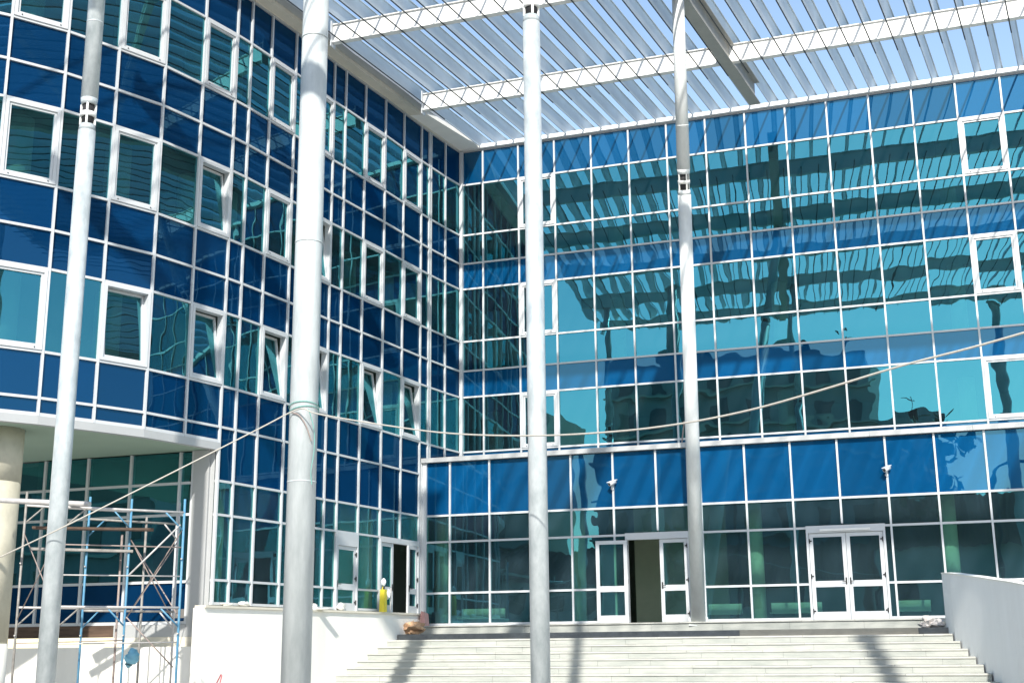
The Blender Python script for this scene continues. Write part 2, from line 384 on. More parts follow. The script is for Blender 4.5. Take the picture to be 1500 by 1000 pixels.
# metal cap on the top edge, in lengths
x = .02
while x < XU[-1]:
    MB().box(x, min(x+1.21, XU[-1]), -.16, .25, 17.84, 17.97).build('roof_cap', mt['white_dirty'], BW); x += 1.215
MB().box(0, XU[-1], -.05, .1, 17.79, 17.835).build('head_trim', mt['grey_clad'], BW)
# canopy ledge over the entrance front
x = -.30
while x < XL[-1]:
    MB().box(x, min(x+2.6, XL[-1]), PL-.16, -.10, 6.975, 7.11).build('ledge_panel', mt['grey_clad'], BW); x += 2.605
# entrance front
D1a, D1b, D1c = 5.96, 6.87, 7.66
D2a, D2b, D2m = 10.94, 12.87, 11.905
for i, x in enumerate(XL):
    zb = ZL[4]
    if i in (6, 10): zb = ZL[2]+.1
    if i == 0: mullion(BW, x, PL, 0, zb, 6.97, .13, -.07, .13, 'corner_post')
    else: mullion(BW, x, PL, 0, zb, 6.97)
for z in (ZL[1], ZL[2]):
    MB().box(XL[0]+.065, XL[-1], PL-.045, PL+.09, z-.029, z+.029).build('transom', mt['white'], BW)
for xa, xb in ((XL[0]+.065, D1a-.05), (D1c+.05, D2a-.05), (D2b+.05, XL[-1])):
    MB().box(xa, xb, PL-.045, PL+.09, ZL[3]-.029, ZL[3]+.029).build('transom', mt['white'], BW)
    MB().box(xa, xb, PL-.06, PL+.1, ZL[4], ZL[4]+.06).build('sill', mt['white'], BW)
kinds_l = ['spandrel', 'dark', 'dark', 'dark']
for i in range(len(XL)-1):
    x0, x1 = XL[i], XL[i+1]
    for j, kd in enumerate(kinds_l):
        zt, zb = ZL[j], ZL[j+1]+(.05 if j == 3 else 0)
        if j == 0: zt = 6.97
        spans = [(x0, x1)]
        if j >= 2:
            if i == 5: spans = [(x0, D1a-.06)]
            if i == 6: spans = [(D1c+.06, x1)]
            if i == 9: spans = [(x0, D2a-.05)]
            if i == 10: spans = [(D2b+.05, x1)]
        for a, b in spans:
            pane(BW, (a+g_, PL, zb+g_), (1, 0), b-a-2*g_, zt-zb-2*g_, kd, 'glass_pane' if kd == 'dark' else 'spandrel_panel')
# door frames
for a, b in ((D1a, D1c), (D2a, D2b)):
    f = MB().box(a-.06, a+.0, PL-.07, PL+.08, ZL[4], ZL[2]-.04).box(b, b+.06, PL-.07, PL+.08, ZL[4], ZL[2]-.04).box(a-.06, b+.06, PL-.075, PL+.08, ZL[2]-.14, ZL[2]+.05)
    f.build('door_frame', mt['white'], BW)
DH = ZL[2]-.15-ZL[4]
MB().box(11.25, 12.55, PL-.12, PL-.077, ZL[2]-.10, ZL[2]-.04).build('door_closer', mt['white_dirty'], BW)
door(BW, (D1a-.0, PL-.11, ZL[4]), (1, 0), D1b-D1a-.02, DH, 176, 'l', 'r', kind='dark')['label'] = 'glazed door leaf folded right back against the facade'
door(BW, (D1b, PL-.01, ZL[4]), (1, 0), D1c-D1b-.005, DH, 0, 'r', 'l', kind='dark')
door(BW, (D2a+.01, PL-.01, ZL[4]), (1, 0), D2m-D2a-.015, DH, 0, 'l', 'r', kind='dark')
door(BW, (D2m+.005, PL-.01, ZL[4]), (1, 0), D2b-D2m-.015, DH, 0, 'r', 'l', kind='dark')
# inside: floors, ceilings, columns, back walls
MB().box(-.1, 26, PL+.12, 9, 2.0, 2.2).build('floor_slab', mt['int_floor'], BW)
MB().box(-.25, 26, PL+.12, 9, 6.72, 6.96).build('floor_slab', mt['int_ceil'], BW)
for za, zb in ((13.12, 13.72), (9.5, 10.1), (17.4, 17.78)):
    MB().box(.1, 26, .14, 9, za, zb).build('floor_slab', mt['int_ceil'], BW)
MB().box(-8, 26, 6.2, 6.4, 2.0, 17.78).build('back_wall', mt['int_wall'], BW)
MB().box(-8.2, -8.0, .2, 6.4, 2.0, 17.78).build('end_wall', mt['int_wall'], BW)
MB().box(-8, -.15, .22, 6.2, 2.0, 2.2).build('floor_slab', mt['int_floor'], BW)
MB().box(-8, -.3, .22, 6.2, 6.72, 6.96).build('floor_slab', mt['int_ceil'], BW)
for za, zb in ((13.12, 13.72), (9.5, 10.1), (17.4, 17.78)): MB().box(-8, .09, .22, 6.2, za, zb).build('floor_slab', mt['int_ceil'], BW)
MB().box(5.1, 8.0, 2.0, 2.15, 2.2, 6.7).build('partition', mt['int_door'], BW)
for x, xl in ((-.95, -.36), (3.55, 4.0), (9.0, 9.25), (14.5, 14.5), (20, 19.8)):
    MB().tube([(xl, -.6, 2.2), (xl, -.6, 6.7)], .23, 20).build('column', mt['int_col'], BW, True)
    MB().tube([(x+.9, 3.4, 7.0), (x+.9, 3.4, 17.4)], .25, 20).build('column', mt['int_col'], BW, True)
MB().box(25.9, 26, 0, 9, 2, 17.9).build('end_wall', mt['int_wall'], BW)

# ================================================================== THE CURVED LEFT WING
CW = empty('curved_glass_building', 'left glass wing whose facade curves towards the viewer over a recessed ground floor', 'building', (-1, -8, 0))
CW.location = (0, 0, 0)
def seg_dir(i):  # column i lies between V[i] and V[i+1]; left to right as seen from outside
    a, b = Vector(V[i+1]), Vector(V[i]); d = (b-a); return a, (d.x/d.length, d.y/d.length), d.length
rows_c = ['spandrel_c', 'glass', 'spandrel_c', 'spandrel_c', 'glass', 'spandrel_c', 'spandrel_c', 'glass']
ZB1 = 6.64; Z_OV = 6.27; Z_SOF = 6.09
NV = len(V)
for i, p in enumerate(V):
    if i == 0: continue
    a = Vector(V[i-1]); b = Vector(V[min(i+1, NV-1)]); d = (a-b).normalized(); th = math.atan2(d.y, d.x)
    z0 = Z_PL+.02 if 3 <= i <= 13 else (Z_OV if i > 13 else Z_CAN)
    if i == 4: 
        mullion(CW, *p, th, ZL[2], 17.80)
    elif i == 2:
        mullion(CW, p[0]-.01, p[1]-.06, th, z0, 17.80, .06); mullion(CW, p[0], p[1]+.06, th, z0, 17.80, .06)
    else: mullion(CW, *p, th, z0, 17.80)
def offs(pts, d):
    ns = normals(pts); return [(p[0]-n[0]*d, p[1]-n[1]*d) for p, n in zip(pts, ns)]
# normals(pts) for V (going -y) give +x? check sign once
SGN = 1 if normals(V)[5][0] > 0 else -1
def tstrip(i0, i1, z, name='transom', hw=.027, d0=-.09, d1=.045, m=None):
    return MB().strip(V[i0:i1+1], (SGN*d0, SGN*d1), z-hw, z+hw).build(name, m or mt['white'], CW)
for z in ZT[1:]: tstrip(0, NV-1, z)
tstrip(3, NV-1, ZB1)
for z in ZL[1:3]: tstrip(3, 13, z)
tstrip(13, NV-1, Z_OV+.03, 'sill', .035)
tstrip(7, 13, ZL[3]); tstrip(5, 6, ZL[3])
tstrip(7, 13, Z_PL+.05, 'sill', .03); tstrip(5, 6, Z_PL+.05, 'sill', .03)
tstrip(0, NV-1, 17.81, 'head_trim', .025, -.09, .05, mt['grey_clad'])
WIN_C = {3, 5, 8, 10, 13, 15, 17, 19, 21}
OPEN = {(13, 4): 7, (8, 4): 8, (15, 7): 6, (13, 7): 8, (10, 7): 9, (8, 7): 8, (5, 7): 9, (3, 7): 9}
for i in range(NV-1):
    a, u, L = seg_dir(i)
    for j, kd in enumerate(rows_c):
        zt, zb = ZT[j], ZT[j+1]
        if i in WIN_C and kd == 'glass':
            window(CW, (a.x+u[0]*.03, a.y+u[1]*.03, zb+.03), u, L-.06, zt-zb-.06, OPEN.get((i, j), 0)); continue
        pane(CW, (a.x+u[0]*g_, a.y+u[1]*g_, zb+g_), u, L-2*g_, zt-zb-2*g_, kd, 'glass_pane' if kd == 'glass' else 'spandrel_panel')
    if i < 3:
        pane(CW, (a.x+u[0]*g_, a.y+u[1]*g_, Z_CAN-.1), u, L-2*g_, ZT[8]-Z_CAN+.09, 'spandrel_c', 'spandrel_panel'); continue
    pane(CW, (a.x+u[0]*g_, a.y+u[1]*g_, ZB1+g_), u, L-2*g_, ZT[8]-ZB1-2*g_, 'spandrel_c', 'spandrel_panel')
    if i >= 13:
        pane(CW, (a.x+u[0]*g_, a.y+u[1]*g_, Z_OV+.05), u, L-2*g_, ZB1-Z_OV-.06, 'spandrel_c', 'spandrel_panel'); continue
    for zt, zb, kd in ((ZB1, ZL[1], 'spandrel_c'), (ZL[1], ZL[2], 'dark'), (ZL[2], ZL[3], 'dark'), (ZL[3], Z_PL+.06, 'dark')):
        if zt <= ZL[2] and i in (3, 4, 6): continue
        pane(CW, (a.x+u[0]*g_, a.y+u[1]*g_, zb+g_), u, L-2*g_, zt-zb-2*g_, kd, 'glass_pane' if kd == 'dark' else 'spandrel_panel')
# doors in the curved wing
a, u, L = seg_dir(6); dh = ZL[2]-Z_PL-.36
n_ = (u[1], -u[0])
f = MB().box(0, L, -.07, .06, dh, ZL[2]-Z_PL-.03).box(0, .05, -.07, .06, 0, dh).box(L-.05, L, -.07, .06, 0, dh).build('door_frame', mt['white'], CW)
f.matrix_local = Matrix.Translation((a.x, a.y, Z_PL)) @ Matrix.Rotation(math.atan2(u[1], u[0]), 4, 'Z')
door(CW, (a.x+u[0]*.055, a.y+u[1]*.055, Z_PL), u, L-.11, dh-.005, 0, 'r', 'l', rail=.62)
a5 = Vector(V[5]); a3 = Vector(V[3]); du = (a3-a5); LL = du.length; u = (du.x/LL, du.y/LL); thd = math.atan2(u[1], u[0])
dh = ZL[2]-Z_PL-.13
f = MB().box(0, LL, -.07, .06, dh, dh+.1).box(0, .06, -.07, .06, 0, dh).box(LL-.06, LL, -.07, .06, 0, dh).build('door_frame', mt['white'], CW)
f.matrix_local = Matrix.Translation((a5.x, a5.y, Z_PL)) @ Matrix.Rotation(thd, 4, 'Z')
door(CW, (a5.x+u[0]*.07, a5.y+u[1]*.07, Z_PL), u, .72, dh-.005, 0, 'l', 'r', rail=.62, hinges=False)
door(CW, (a5.x+u[0]*1.52, a5.y+u[1]*1.52, Z_PL), u, LL-1.59, dh-.005, 7, 'r', 'l', rail=.62)
MB().box(-1.9, -1.8, -4.8, -2.6, 2.5, 6.3).build('partition', mt['int_door'], CW)
MB().box(-.42, -.288, -2.46, -2.28, 2.2, 7.0).build('closing_post', mt['white'], CW)
# eaves: cream fascia box along the top, grey gutter channel
ev = [V[i] for i in range(0, NV)]
MB().strip(ev, (SGN*.06, SGN*.36), 17.86, 18.12).build('fascia', mt['cream'], CW)
MB().strip(ev, (SGN*-.2, SGN*.06), 17.84, 18.30).build('parapet', mt['cream'], CW)
MB().strip(ev[1:14], (SGN*.37, SGN*.62), 17.98, 18.14).build('gutter', mt['grey_clad'], CW)
cs = [(-.38, -3.35), (.14, -3.25), (.70, -.50), (.70, -.17), (.03, -.17)]
b = MB(); b.quad([(x, y, 17.985) for x, y in cs]); b.quad([(x, y, 17.855) for x, y in reversed(cs)])
for i in range(5): b.quad([(*cs[i], 17.855), (*cs[(i+1) % 5], 17.855), (*cs[(i+1) % 5], 17.985), (*cs[i], 17.985)])
b.build('corner_slab', mt['plaster'], CW)
# overhang: fascia strip and soffit
MB().strip(V[13:], (SGN*-.1, SGN*.06), Z_SOF, Z_OV-.006).build('overhang_fascia', mt['grey_clad'], CW)
sv = [(p[0]-.08, p[1], Z_SOF+.03) for p in V[13:]]+[(-8.4, -11.9, Z_SOF+.03), (-1.5, -11.86, Z_SOF+.03)]
so = MB(); so.quad(sv); so.quad([(x, y, Z_SOF+.10) for x, y, z in reversed(sv)]); so.build('soffit', mt['soffit'], CW)
# recessed ground floor front under the overhang
YR = -11.93
MB().box(-8.3, -1.99, YR, YR+.14, 2.16, 2.23).build('sill', mt['white'], CW)
for z in (3.11, 4.64, 5.37): MB().box(-8.3, -2.03, YR-.01, YR+.12, z-.03, z+.03).build('transom', mt['white'], CW)
MB().box(-2.04, -1.98, YR-.03, YR+.14, 2.16, 6.11).build('jamb', mt['white'], CW)
xm = [-2.01, -2.36, -3.72, -4.94, -6.19, -7.44, -8.3]
for x in xm[1:]: MB().box(x-.03, x+.03, YR-.03, YR+.12, 2.2, 6.1).build('mullion', mt['white'], CW)
for x0, x1 in zip(xm[1:], xm[:-1]):
    for zb, zt in ((2.23, 3.11), (3.11, 4.64), (4.64, 5.37), (5.37, 6.1)):
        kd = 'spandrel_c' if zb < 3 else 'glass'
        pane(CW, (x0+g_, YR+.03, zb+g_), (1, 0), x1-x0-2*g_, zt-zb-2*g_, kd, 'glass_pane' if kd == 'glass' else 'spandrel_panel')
MB().box(-8.3, -2.0, YR+.7, YR+.8, 1.9, 6.1).build('dark_backing', mt['dark'], CW)  # added black sheet behind the panes, keeps the recess looking unlit
MB().box(-1.975, -1.56, YR-.05, YR+.2, 1.88, 6.11).build('cladding_panel', mt['grey_clad'], CW)
MB().box(-1.555, -1.44, YR-.0, YR+.2, 1.88, 6.11).build('cladding_panel', mt['grey_clad'], CW)
MB().box(-3.9, -1.98, YR-.05, YR+.2, 1.88, 2.155).build('cladding_panel', mt['grey_clad'], CW)
MB().box(-8.3, -3.905, YR-.02, YR+.2, 1.9, 2.155).build('lintel_board', mt['board'], CW)
MB().box(-3.9, -1.32, YR-.06, YR+.2, 1.67, 1.876).build('slab_edge', mt['cream'], CW)
# inside
inn = [(p[0]-.25, p[1]) for p in V]
def slab(z0, z1, pts, m, name='floor_slab'):
    b = MB(); n = len(pts)
    b.quad([(x, y, z1) for x, y in pts]); b.quad([(x, y, z0) for x, y in reversed(pts)])
    for i in range(n):
        a, c = pts[i], pts[(i+1) % n]; b.quad([(*a, z0), (*c, z0), (*c, z1), (*a, z1)])
    return b.build(name, m, CW)
full = inn+[(-12, -20.4), (-12, 0)]
for za, zb in ((13.12, 13.72), (9.5, 10.1), (17.4, 17.78)): slab(za, zb, full, mt['int_ceil'])
slab(6.3, 6.6, [(p[0]-.25, p[1]) for p in V[3:14]]+[(-12, -11.7), (-12, -2.4)], mt['int_ceil'])
slab(6.3, 6.6, [(p[0]-.2, p[1]) for p in V[13:]]+[(-12, -20.4), (-12, -11.72), (-1.7, -11.72)], mt['int_ceil'])
slab(2.3, 2.5, [(p[0]-.1, p[1]) for p in V[3:14]]+[(-12, -11.7), (-12, -2.4)], mt['int_floor'])
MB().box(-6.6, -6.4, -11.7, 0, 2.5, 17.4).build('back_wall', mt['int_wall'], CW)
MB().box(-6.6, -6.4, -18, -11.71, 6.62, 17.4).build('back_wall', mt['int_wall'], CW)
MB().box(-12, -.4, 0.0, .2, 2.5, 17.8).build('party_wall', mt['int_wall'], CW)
for i in (1, 3, 5, 8, 11, 13, 15, 17, 19):
    p = V[i]
    MB().tube([(p[0]-1.35, p[1]+.3, Z_SOF+.4), (p[0]-1.35, p[1]+.3, 17.4)], .3, 20).build('column', mt['int_col'], CW, True)
for i in (4, 7, 11):
    p = V[i]; MB().tube([(p[0]-1.2, p[1]+.2, 2.5), (p[0]-1.2, p[1]+.2, 6.3)], .24, 20).build('column', mt['int_col'], CW, True)
# roof deck behind the parapet
slab(17.80, 17.835, [(p[0]-.22, p[1]) for p in V]+[(-12, -20.4), (-12, 0)], mt['raw'], 'roof_deck')

# plinth wall under the curved wing, plaster wall under the recess
pl = empty('plinth_wall', 'white plastered base wall left of the steps with a ledge on top', 'wall')
Pp = [V[i] for i in range(3, 13)]+[(-1.4, -12.45)]
Pp[0] = (-.345, -2.5)
MB().strip(Pp, (SGN*-.1, SGN*.2), 0, Z_PL-.06).build('wall', mt['plaster'], pl)
MB().strip(Pp, (SGN*-.06, SGN*.25), Z_PL-.058, Z_PL-.005).build('ledge', mt['cream'], pl)
MB().box(-8.6, -1.32, -12.3, -11.95, 0, 1.668).build('wall', mt['plaster'], pl)
MB().box(-1.33, -1.2, -12.46, -11.6, 0, 1.9).build('wall_end', mt['plaster'], pl)

# ================================================================== round concrete column
cc = empty('concrete_column', 'thick round cream concrete column holding up the curved overhang', 'column', (-4.16, -15.99, 0))
MB().tube([(0, 0, 0), (0, 0, 1.75)], .562, 40).build('column_base', mt['plaster'], cc, True)
MB().tube([(0, 0, 1.752), (0, 0, 5.0)], .55, 40).build('shaft', mt['concrete'], cc, True)
MB().tube([(0, 0, 5.003), (0, 0, 6.118)], .552, 40).build('shaft', mt['concrete'], cc, True)

# ================================================================== pergola
SD = .115
PG = empty('pergola', 'white and galvanised steel pergola of parallel slats spanning the forecourt overhead', 'pergola', (9, -10, 17.5)); PG.location = (0, 0, 0)
YB = [-4.65, -9.5, -14.35, -19.2, -24.05]
for y in YB:
    x0 = .62+SD*(y+4.65)
    b = MB(); x1 = 25
    for a, c in ((x0, 25.),):
        b.box(a, c, y, y+.02, 17.335, 17.835).box(a, c, y-.08, y+.10, 17.31, 17.334).box(a, c, y-.05, y+.10, 17.836, 17.86)
    b.build('beam', mt['white_dirty'], PG)
    MB().box(x0-.03, x0-.005, y-.12, y+.14, 17.2, 17.92).build('end_plate', mt['white'], PG)
for xr in (9.9, 21.7):
    b = MB(); y0, y1 = -24.1, -1.95
    f_ = lambda dx, y, z: (xr+SD*(y+4.22)+dx, y, z)
    def bar(a, c, z0, z1): b.hexa([f_(a, y0, z0), f_(c, y0, z0), f_(c, y1, z0), f_(a, y1, z0)], [f_(a, y0, z1), f_(c, y0, z1), f_(c, y1, z1), f_(a, y1, z1)])
    bar(-.16, .16, 17.16, 17.19); bar(-.012, .012, 17.19, 17.84); bar(-.16, .16, 17.84, 17.865)
    b.build('girder', mt['beam_grey'], PG)
for k in range(42):
    xk = .29+.6015*k
    b = MB(); y0, y1 = -24.5, 1.7
    f_ = lambda dx, y, z: (xk+SD*(y+4.22)+dx, y, z)
    zb = 17.90+random.uniform(-.012, .012); H = .34; T = .11+random.uniform(-.012, .012)
    b.hexa([f_(0, y0, zb), f_(.012, y0, zb), f_(.012, y1, zb), f_(0, y1, zb)], [f_(T, y0, zb+H), f_(T+.012, y0, zb+H), f_(T+.012, y1, zb+H), f_(T, y1, zb+H)])
    b.hexa([f_(-.012, y0, zb-.004), f_(.02, y0, zb-.004), f_(.02, y1, zb-.004), f_(-.012, y1, zb-.004)], [f_(-.012, y0, zb+.012), f_(.02, y0, zb+.012), f_(.02, y1, zb+.012), f_(-.012, y1, zb+.012)])
    b.hexa([f_(T+.013, y0, zb+H-.012), f_(T+.042, y0, zb+H-.012), f_(T+.042, y1, zb+H-.012), f_(T+.013, y1, zb+H-.012)], [f_(T+.013, y0, zb+H), f_(T+.042, y0, zb+H), f_(T+.042, y1, zb+H), f_(T+.013, y1, zb+H)])
    b.build('slat', mt['slat'], PG)
# thin tie rods under the beams
CX0 = 14.5273; KZ = (17.29-1.6)/(17.9-1.6)
for k in range(42):
    xp = .29+.6015*k+SD*(-37.05+4.22)
    xr = CX0+(xp-CX0)*KZ-SD*(-37.05+4.22)
    MB().tube([(xr+SD*(-24.3+4.22), -24.3, 17.29), (xr+SD*(-3.9+4.22), -3.9, 17.29)], .018, 6).build('tie_rod', mt['rod'], PG)

# ================================================================== poles
def pole(name, label, x, y, dia, ztop, ring=None, z0=0., m='galv', group=None, top=None, taper=.93):
    t = empty(name, label, 'pole', (x, y, z0), group); r = dia/2; z = ztop-z0
    k_ = 1.
    if top:      # raking pole
        dv = Vector((top[0]-x, top[1]-y, z)); k_ = dv.length/z; z = dv.length
        t.rotation_euler = dv.to_track_quat('Z', 'Y').to_euler()
    if ring:
        q = (ring-z0)*k_; r_ = r; r = r*(1-(1-taper)*.6) if top else r
        MB().tube([(0, 0, 0), (0, 0, q-.32)], [r_*1.03, r], 28).build('lower_tube', mt[m], t, True)
        MB().tube([(0, 0, q-.319), (0, 0, q-.20)], [r, r*.9], 28).build('neck', mt[m], t, True)
        MB().tube([(0, 0, q-.199), (0, 0, q+.20)], r*.7, 20).build('core', mt['dark'], t, True)
        MB().tube([(0, 0, q-.045), (0, 0, q+.045)], r*.93, 28).build('collar', mt['white_dirty'], t, True)
        lug = MB()
        for a in range(4):
            an = a*math.pi/2+.5; cx, cy = math.cos(an)*r*.82, math.sin(an)*r*.82
            lug.tube([(cx, cy, q-.2), (cx, cy, q+.2)], .022, 8)
        lug.build('bolt', mt['white_dirty'], t)
        MB().tube([(0, 0, q+.20), (0, 0, q+.32)], [r*.9, r], 28).build('neck', mt[m], t, True)
        MB().tube([(0, 0, q+.321), (0, 0, z)], [r, r_*taper], 28).build('upper_tube', mt[m], t, True)
    else:
        MB().tube([(0, 0, 0), (0, 0, z)], [r, r*.95], 36).build('tube', mt[m], t, True)
    for q in (4.5, 9.0, 13.2):
        if not (ring and abs(q-(ring-z0)) < .6): MB().tube([(0, 0, q-.012), (0, 0, q+.012)], r*1.004, 28).build('weld_seam', mt[m], t, True)
    b = MB().box(-r*1.6, r*1.6, -r*1.6, r*1.6, 0, .02)
    b.build('base_plate', mt[m], t)
    MB().box(-r*1.3, r*1.3, -r*1.3, r*1.3, z, z+.02).build('head_plate', mt[m], t)
    return t
pole('steel_pole', 'slim galvanised pole in front of the scaffold, dark collar near the curved windows', -.03, -19.0, .312, 17.30, 11.32, 0, 'galv', 'slim pergola poles')
pole('steel_pole', 'slim galvanised pole rising from below the steps at mid picture', 8.64, -18.8, .288, 17.30, 12.05, 0, 'galv', 'slim pergola poles')
pole('steel_pole', 'slim galvanised pole standing on the terrace beside the open entrance door', 7.92, -2.64, .385, 17.2, 12.95, 2.2, 'pole_pale', 'slim pergola poles', (9.35, -9.25), .76)
pole('steel_pole', 'thickest pale grey pole, with the rope and green cord tied round it', 3.60, -17.0, .52, 17.30, None, 0, 'pole_white', 'thick pergola poles')
pole('steel_pole', 'thick pale grey pole beyond the right edge of the picture', 17.4, -24.6, .47, 17.30, None, 0, 'pole_white', 'thick pergola poles')

# ================================================================== rope and cord
TPX, TPY = 3.60, -17.0
def spline(pts, n=6):
    pts = [Vector(p) for p in pts]; out = []
    for i in range(len(pts)-1):
        p0, p1, p2, p3 = pts[max(i-1, 0)], pts[i], pts[i+1], pts[min(i+2, len(pts)-1)]
        for k in range(n):
            t = k/n
            out.append(.5*((2*p1)+(p2-p0)*t+(2*p0-5*p1+4*p2-p3)*t*t+(3*p1-p0-3*p2+p3)*t**3))
    out.append(pts[-1]); return out
rp = [(-4.10, -18.80, 2.20), (-2.60, -18.95, 2.69), (-1.10, -19.10, 3.19), (0.40, -19.25, 3.68), (1.73, -18.30, 4.60), (2.99, -17.50, 5.44), (3.48, -17.29, 5.73), (3.83, -17.43, 5.75), (4.24, -17.65, 5.59), (5.91, -18.57, 5.14), (7.45, -19.42, 4.77), (9.06, -20.30, 4.50), (10.45, -21.07, 4.35), (11.48, -21.64, 4.30), (12.41, -22.15, 4.32), (13.26, -22.62, 4.40), (14.19, -23.13, 4.51), (14.88, -23.51, 4.56), (15.40, -23.80, 4.61), (15.92, -24.09, 4.67), (16.50, -24.40, 4.73)]
tag(MB().tube(spline(rp), .0125, 7).build('rope', mt['rope'], smooth=True), 'pale rope strung across the picture, sagging to the right of the thick pole', 'rope')
HR = 5.73
cd = MB()
for h, ph in ((0, 0), (.08, .5)):
    cd.tube([(TPX+.272*math.cos(t), TPY+.272*math.sin(t), HR+.05+h+.07*math.cos(t+.6+ph)) for t in [i*math.pi/14 for i in range(29)]], .008, 5)
cd.tube(spline([(TPX+.2, TPY-.19, HR+.06), (TPX+.29, TPY-.14, HR-.3), (TPX+.30, TPY-.13, HR-.7), (TPX+.26, TPY-.15, HR-1.05), (TPX+.28, TPY-.14, HR-1.3)]), .007, 5)
tag(cd.build('cord', mt['cord']), 'thin green cord wrapped round the thick pole with a loose tail', 'cord')
tag(MB().tube(spline([(TPX-.1, TPY-.275, HR+.0), (TPX+.06, TPY-.285, HR-.06), (TPX+.18, TPY-.235, HR-.25), (TPX+.25, TPY-.15, HR-.52)]), .012, 6).build('rope_end', mt['rust']), 'short brown rope end curling down the thick pole', 'rope')

# ================================================================== scaffold
SC = empty('scaffold', 'blue and grey tubular scaffold tower under the overhang with knee braces and rods', 'scaffold', (-1.2, -15.5, 0)); SC.location = (0, 0, 0)
def lerp(a, b, t): return tuple(x+(y-x)*t for x, y in zip(a, b))
def sframe(A, B, ztop, zbars, mA, mB, mbar, r=.024):
    for P, m in ((A, mA), (B, mB)):
        MB().tube([(*P, 0), (*P, ztop)], r, 8).build('standard', mt[m], SC, True)
        for z in (3.3, 1.9): MB().tube([(P[0], P[1], z), (P[0]+.02, P[1]-.06, z)], .016, 6).build('locking_pin', mt['tube_white'], SC)
    for z in zbars:
        MB().tube([(*A, z), (*B, z)], r*.95, 8).build('ledger', mt[mbar], SC, True)
        for t, e in ((.17, 0), (.83, 1)):
            P = lerp(A, B, t); Q = A if e == 0 else B
            MB().tube([(*P, z), (*Q, z-.36)], .017, 6).build('knee_brace', mt[mA if e == 0 else mB], SC, True)
FA, FB = (-.9, -17.7), (.49, -15.96)
GA, GB = (-3.0, -16.3), (-1.89+.05, -14.43)
HA, HB = (-2.54, -14.9), (-1.48, -13.2)
sframe(FA, FB, 4.45, (4.19, 2.38), 'tube_grey', 'tube_blue', 'tube_white')
sframe(GA, GB, 4.72, (4.45, 2.44), 'tube_grey', 'tube_blue', 'tube_white')
sframe(HA, HB, 4.75, (4.28, 2.4), 'tube_blue', 'tube_white', 'tube_grey')
K = (-1.89, -13.8); MB().tube([(*K, 0), (*K, 4.4)], .026, 8).build('standard', mt['tube_grey'], SC, True)
K = (-2.2, -14.2); MB().tube([(*K, 0), (*K, 4.0)], .024, 8).build('standard', mt['rust'], SC, True)
for z in (3.5, 2.95, 1.72): MB().tube([(*FA, z), (*FB, z+.02)], .014, 6).build('guard_rail', mt['rust' if z > 3.2 else 'tube_white'], SC, True)
for A_, B_ in ((GA, FA), (GB, FB), (HB, GB)):
    MB().tube([(*A_, 3.9), (*B_, 2.2)], .012, 6).build('cross_brace', mt['rust'], SC, True)
    MB().tube([(*A_, 2.2), (*B_, 3.9)], .012, 6).build('cross_brace', mt['rust'], SC, True)
P1, P2 = lerp(FA, FB, .55), lerp(FA, FB, .97)
MB().tube([(*P1, 2.97), (*P2, 3.95)], .018, 6).build('cross_brace', mt['tube_white'], SC, True)
MB().tube([(*P1, 2.2), (*P2, 1.28)], .013, 6).build('cross_brace', mt['rust'], SC, True)
MB().tube([(*GA, 1.75), (*GB, 1.80)], .012, 6).build('guard_rail', mt['rust'], SC, True)
tag(MB().tube([(-3.6, -17.66, 4.48), (-.42, -17.66, 4.22)], .05, 8).build('scaffold_pole', mt['tube_white'], smooth=True), 'loose pale pole laid across the top of the scaffold in front of the concrete column', 'pole')
def board(a, b, wd, th, label, m='board'):
    a, b = Vector(a), Vector(b); d = (b-a).normalized(); s = Vector((-d.y, d.x, 0)).normalized()*wd/2; h = Vector((0, 0, th))
    o = MB().hexa([a-s, a+s, b+s, b-s], [a-s+h, a+s+h, b+s+h, b-s+h]).build('plank', mt[m])
    return tag(o, label, 'plank', 'boards on the scaffold')
board((-3.3, -15.7, 4.04), (-1.35, -14.3, 4.04), .3, .045, 'dark brown scaffold board on the upper level of the scaffold')
board((-3.4, -15.6, 3.62), (-1.8, -14.35, 3.60), .2, .05, 'pale weathered board on the lower scaffold ledger', 'tube_grey')
bg_ = MB(); c = Vector((-1.03, -15.2, 1.62))
bl = []
for i in range(7):
    t = i/6; r = .02+.13*math.sin(math.pi*min(1, t*1.05))**.8
    bl.append((c.x+.05*math.sin(t*5), c.y-.08, c.z+.02-.38*t, r))
bg_.tube([p[:3] for p in bl], [p[3] for p in bl], 9)
tag(bg_.build('plastic_bag', mt['blue_cloth'], smooth=True), 'light blue plastic bag hanging on the scaffold upright', 'bag')

# ================================================================== cameras, debris
def cctv(x, label):
    t = empty('security_camera', label, 'camera', (x, PL-.06, 6.0), 'security cameras on the entrance front')
    MB().tube([(0, 0, -.10), (0, -.05, -.10)], .06, 12).build('bracket_base', mt['white'], t, True)
    MB().tube([(0, -.04, -.10), (0, -.14, -.06), (0, -.16, .03)], .022, 8).build('arm', mt['white'], t, True)
    d = Vector((-.5, -.8, -.35)).normalized(); c = Vector((.03, -.15, .10))
    MB().tube([c-d*.17, c+d*.17], .075, 14).build('housing', mt['white'], t, True)
    MB().tube([c+d*.171, c+d*.178], .055, 14).build('lens', mt['dark'], t, True)
    t.scale = (.72, .72, .72)
    MB().hexa([c-d*.18+Vector((-.08, .02, .08)), c+d*.22+Vector((-.08, 0, .08)), c+d*.22+Vector((.08, 0, .08)), c-d*.18+Vector((.08, .02, .08))],
              [c-d*.18+Vector((-.07, .02, .10)), c+d*.22+Vector((-.07, 0, .10)), c+d*.22+Vector((.07, 0, .10)), c-d*.18+Vector((.07, .02, .10))]).build('sun_hood', mt['white'], t)
cctv(5.58, 'white security camera on the mullion left of the open door, left one')
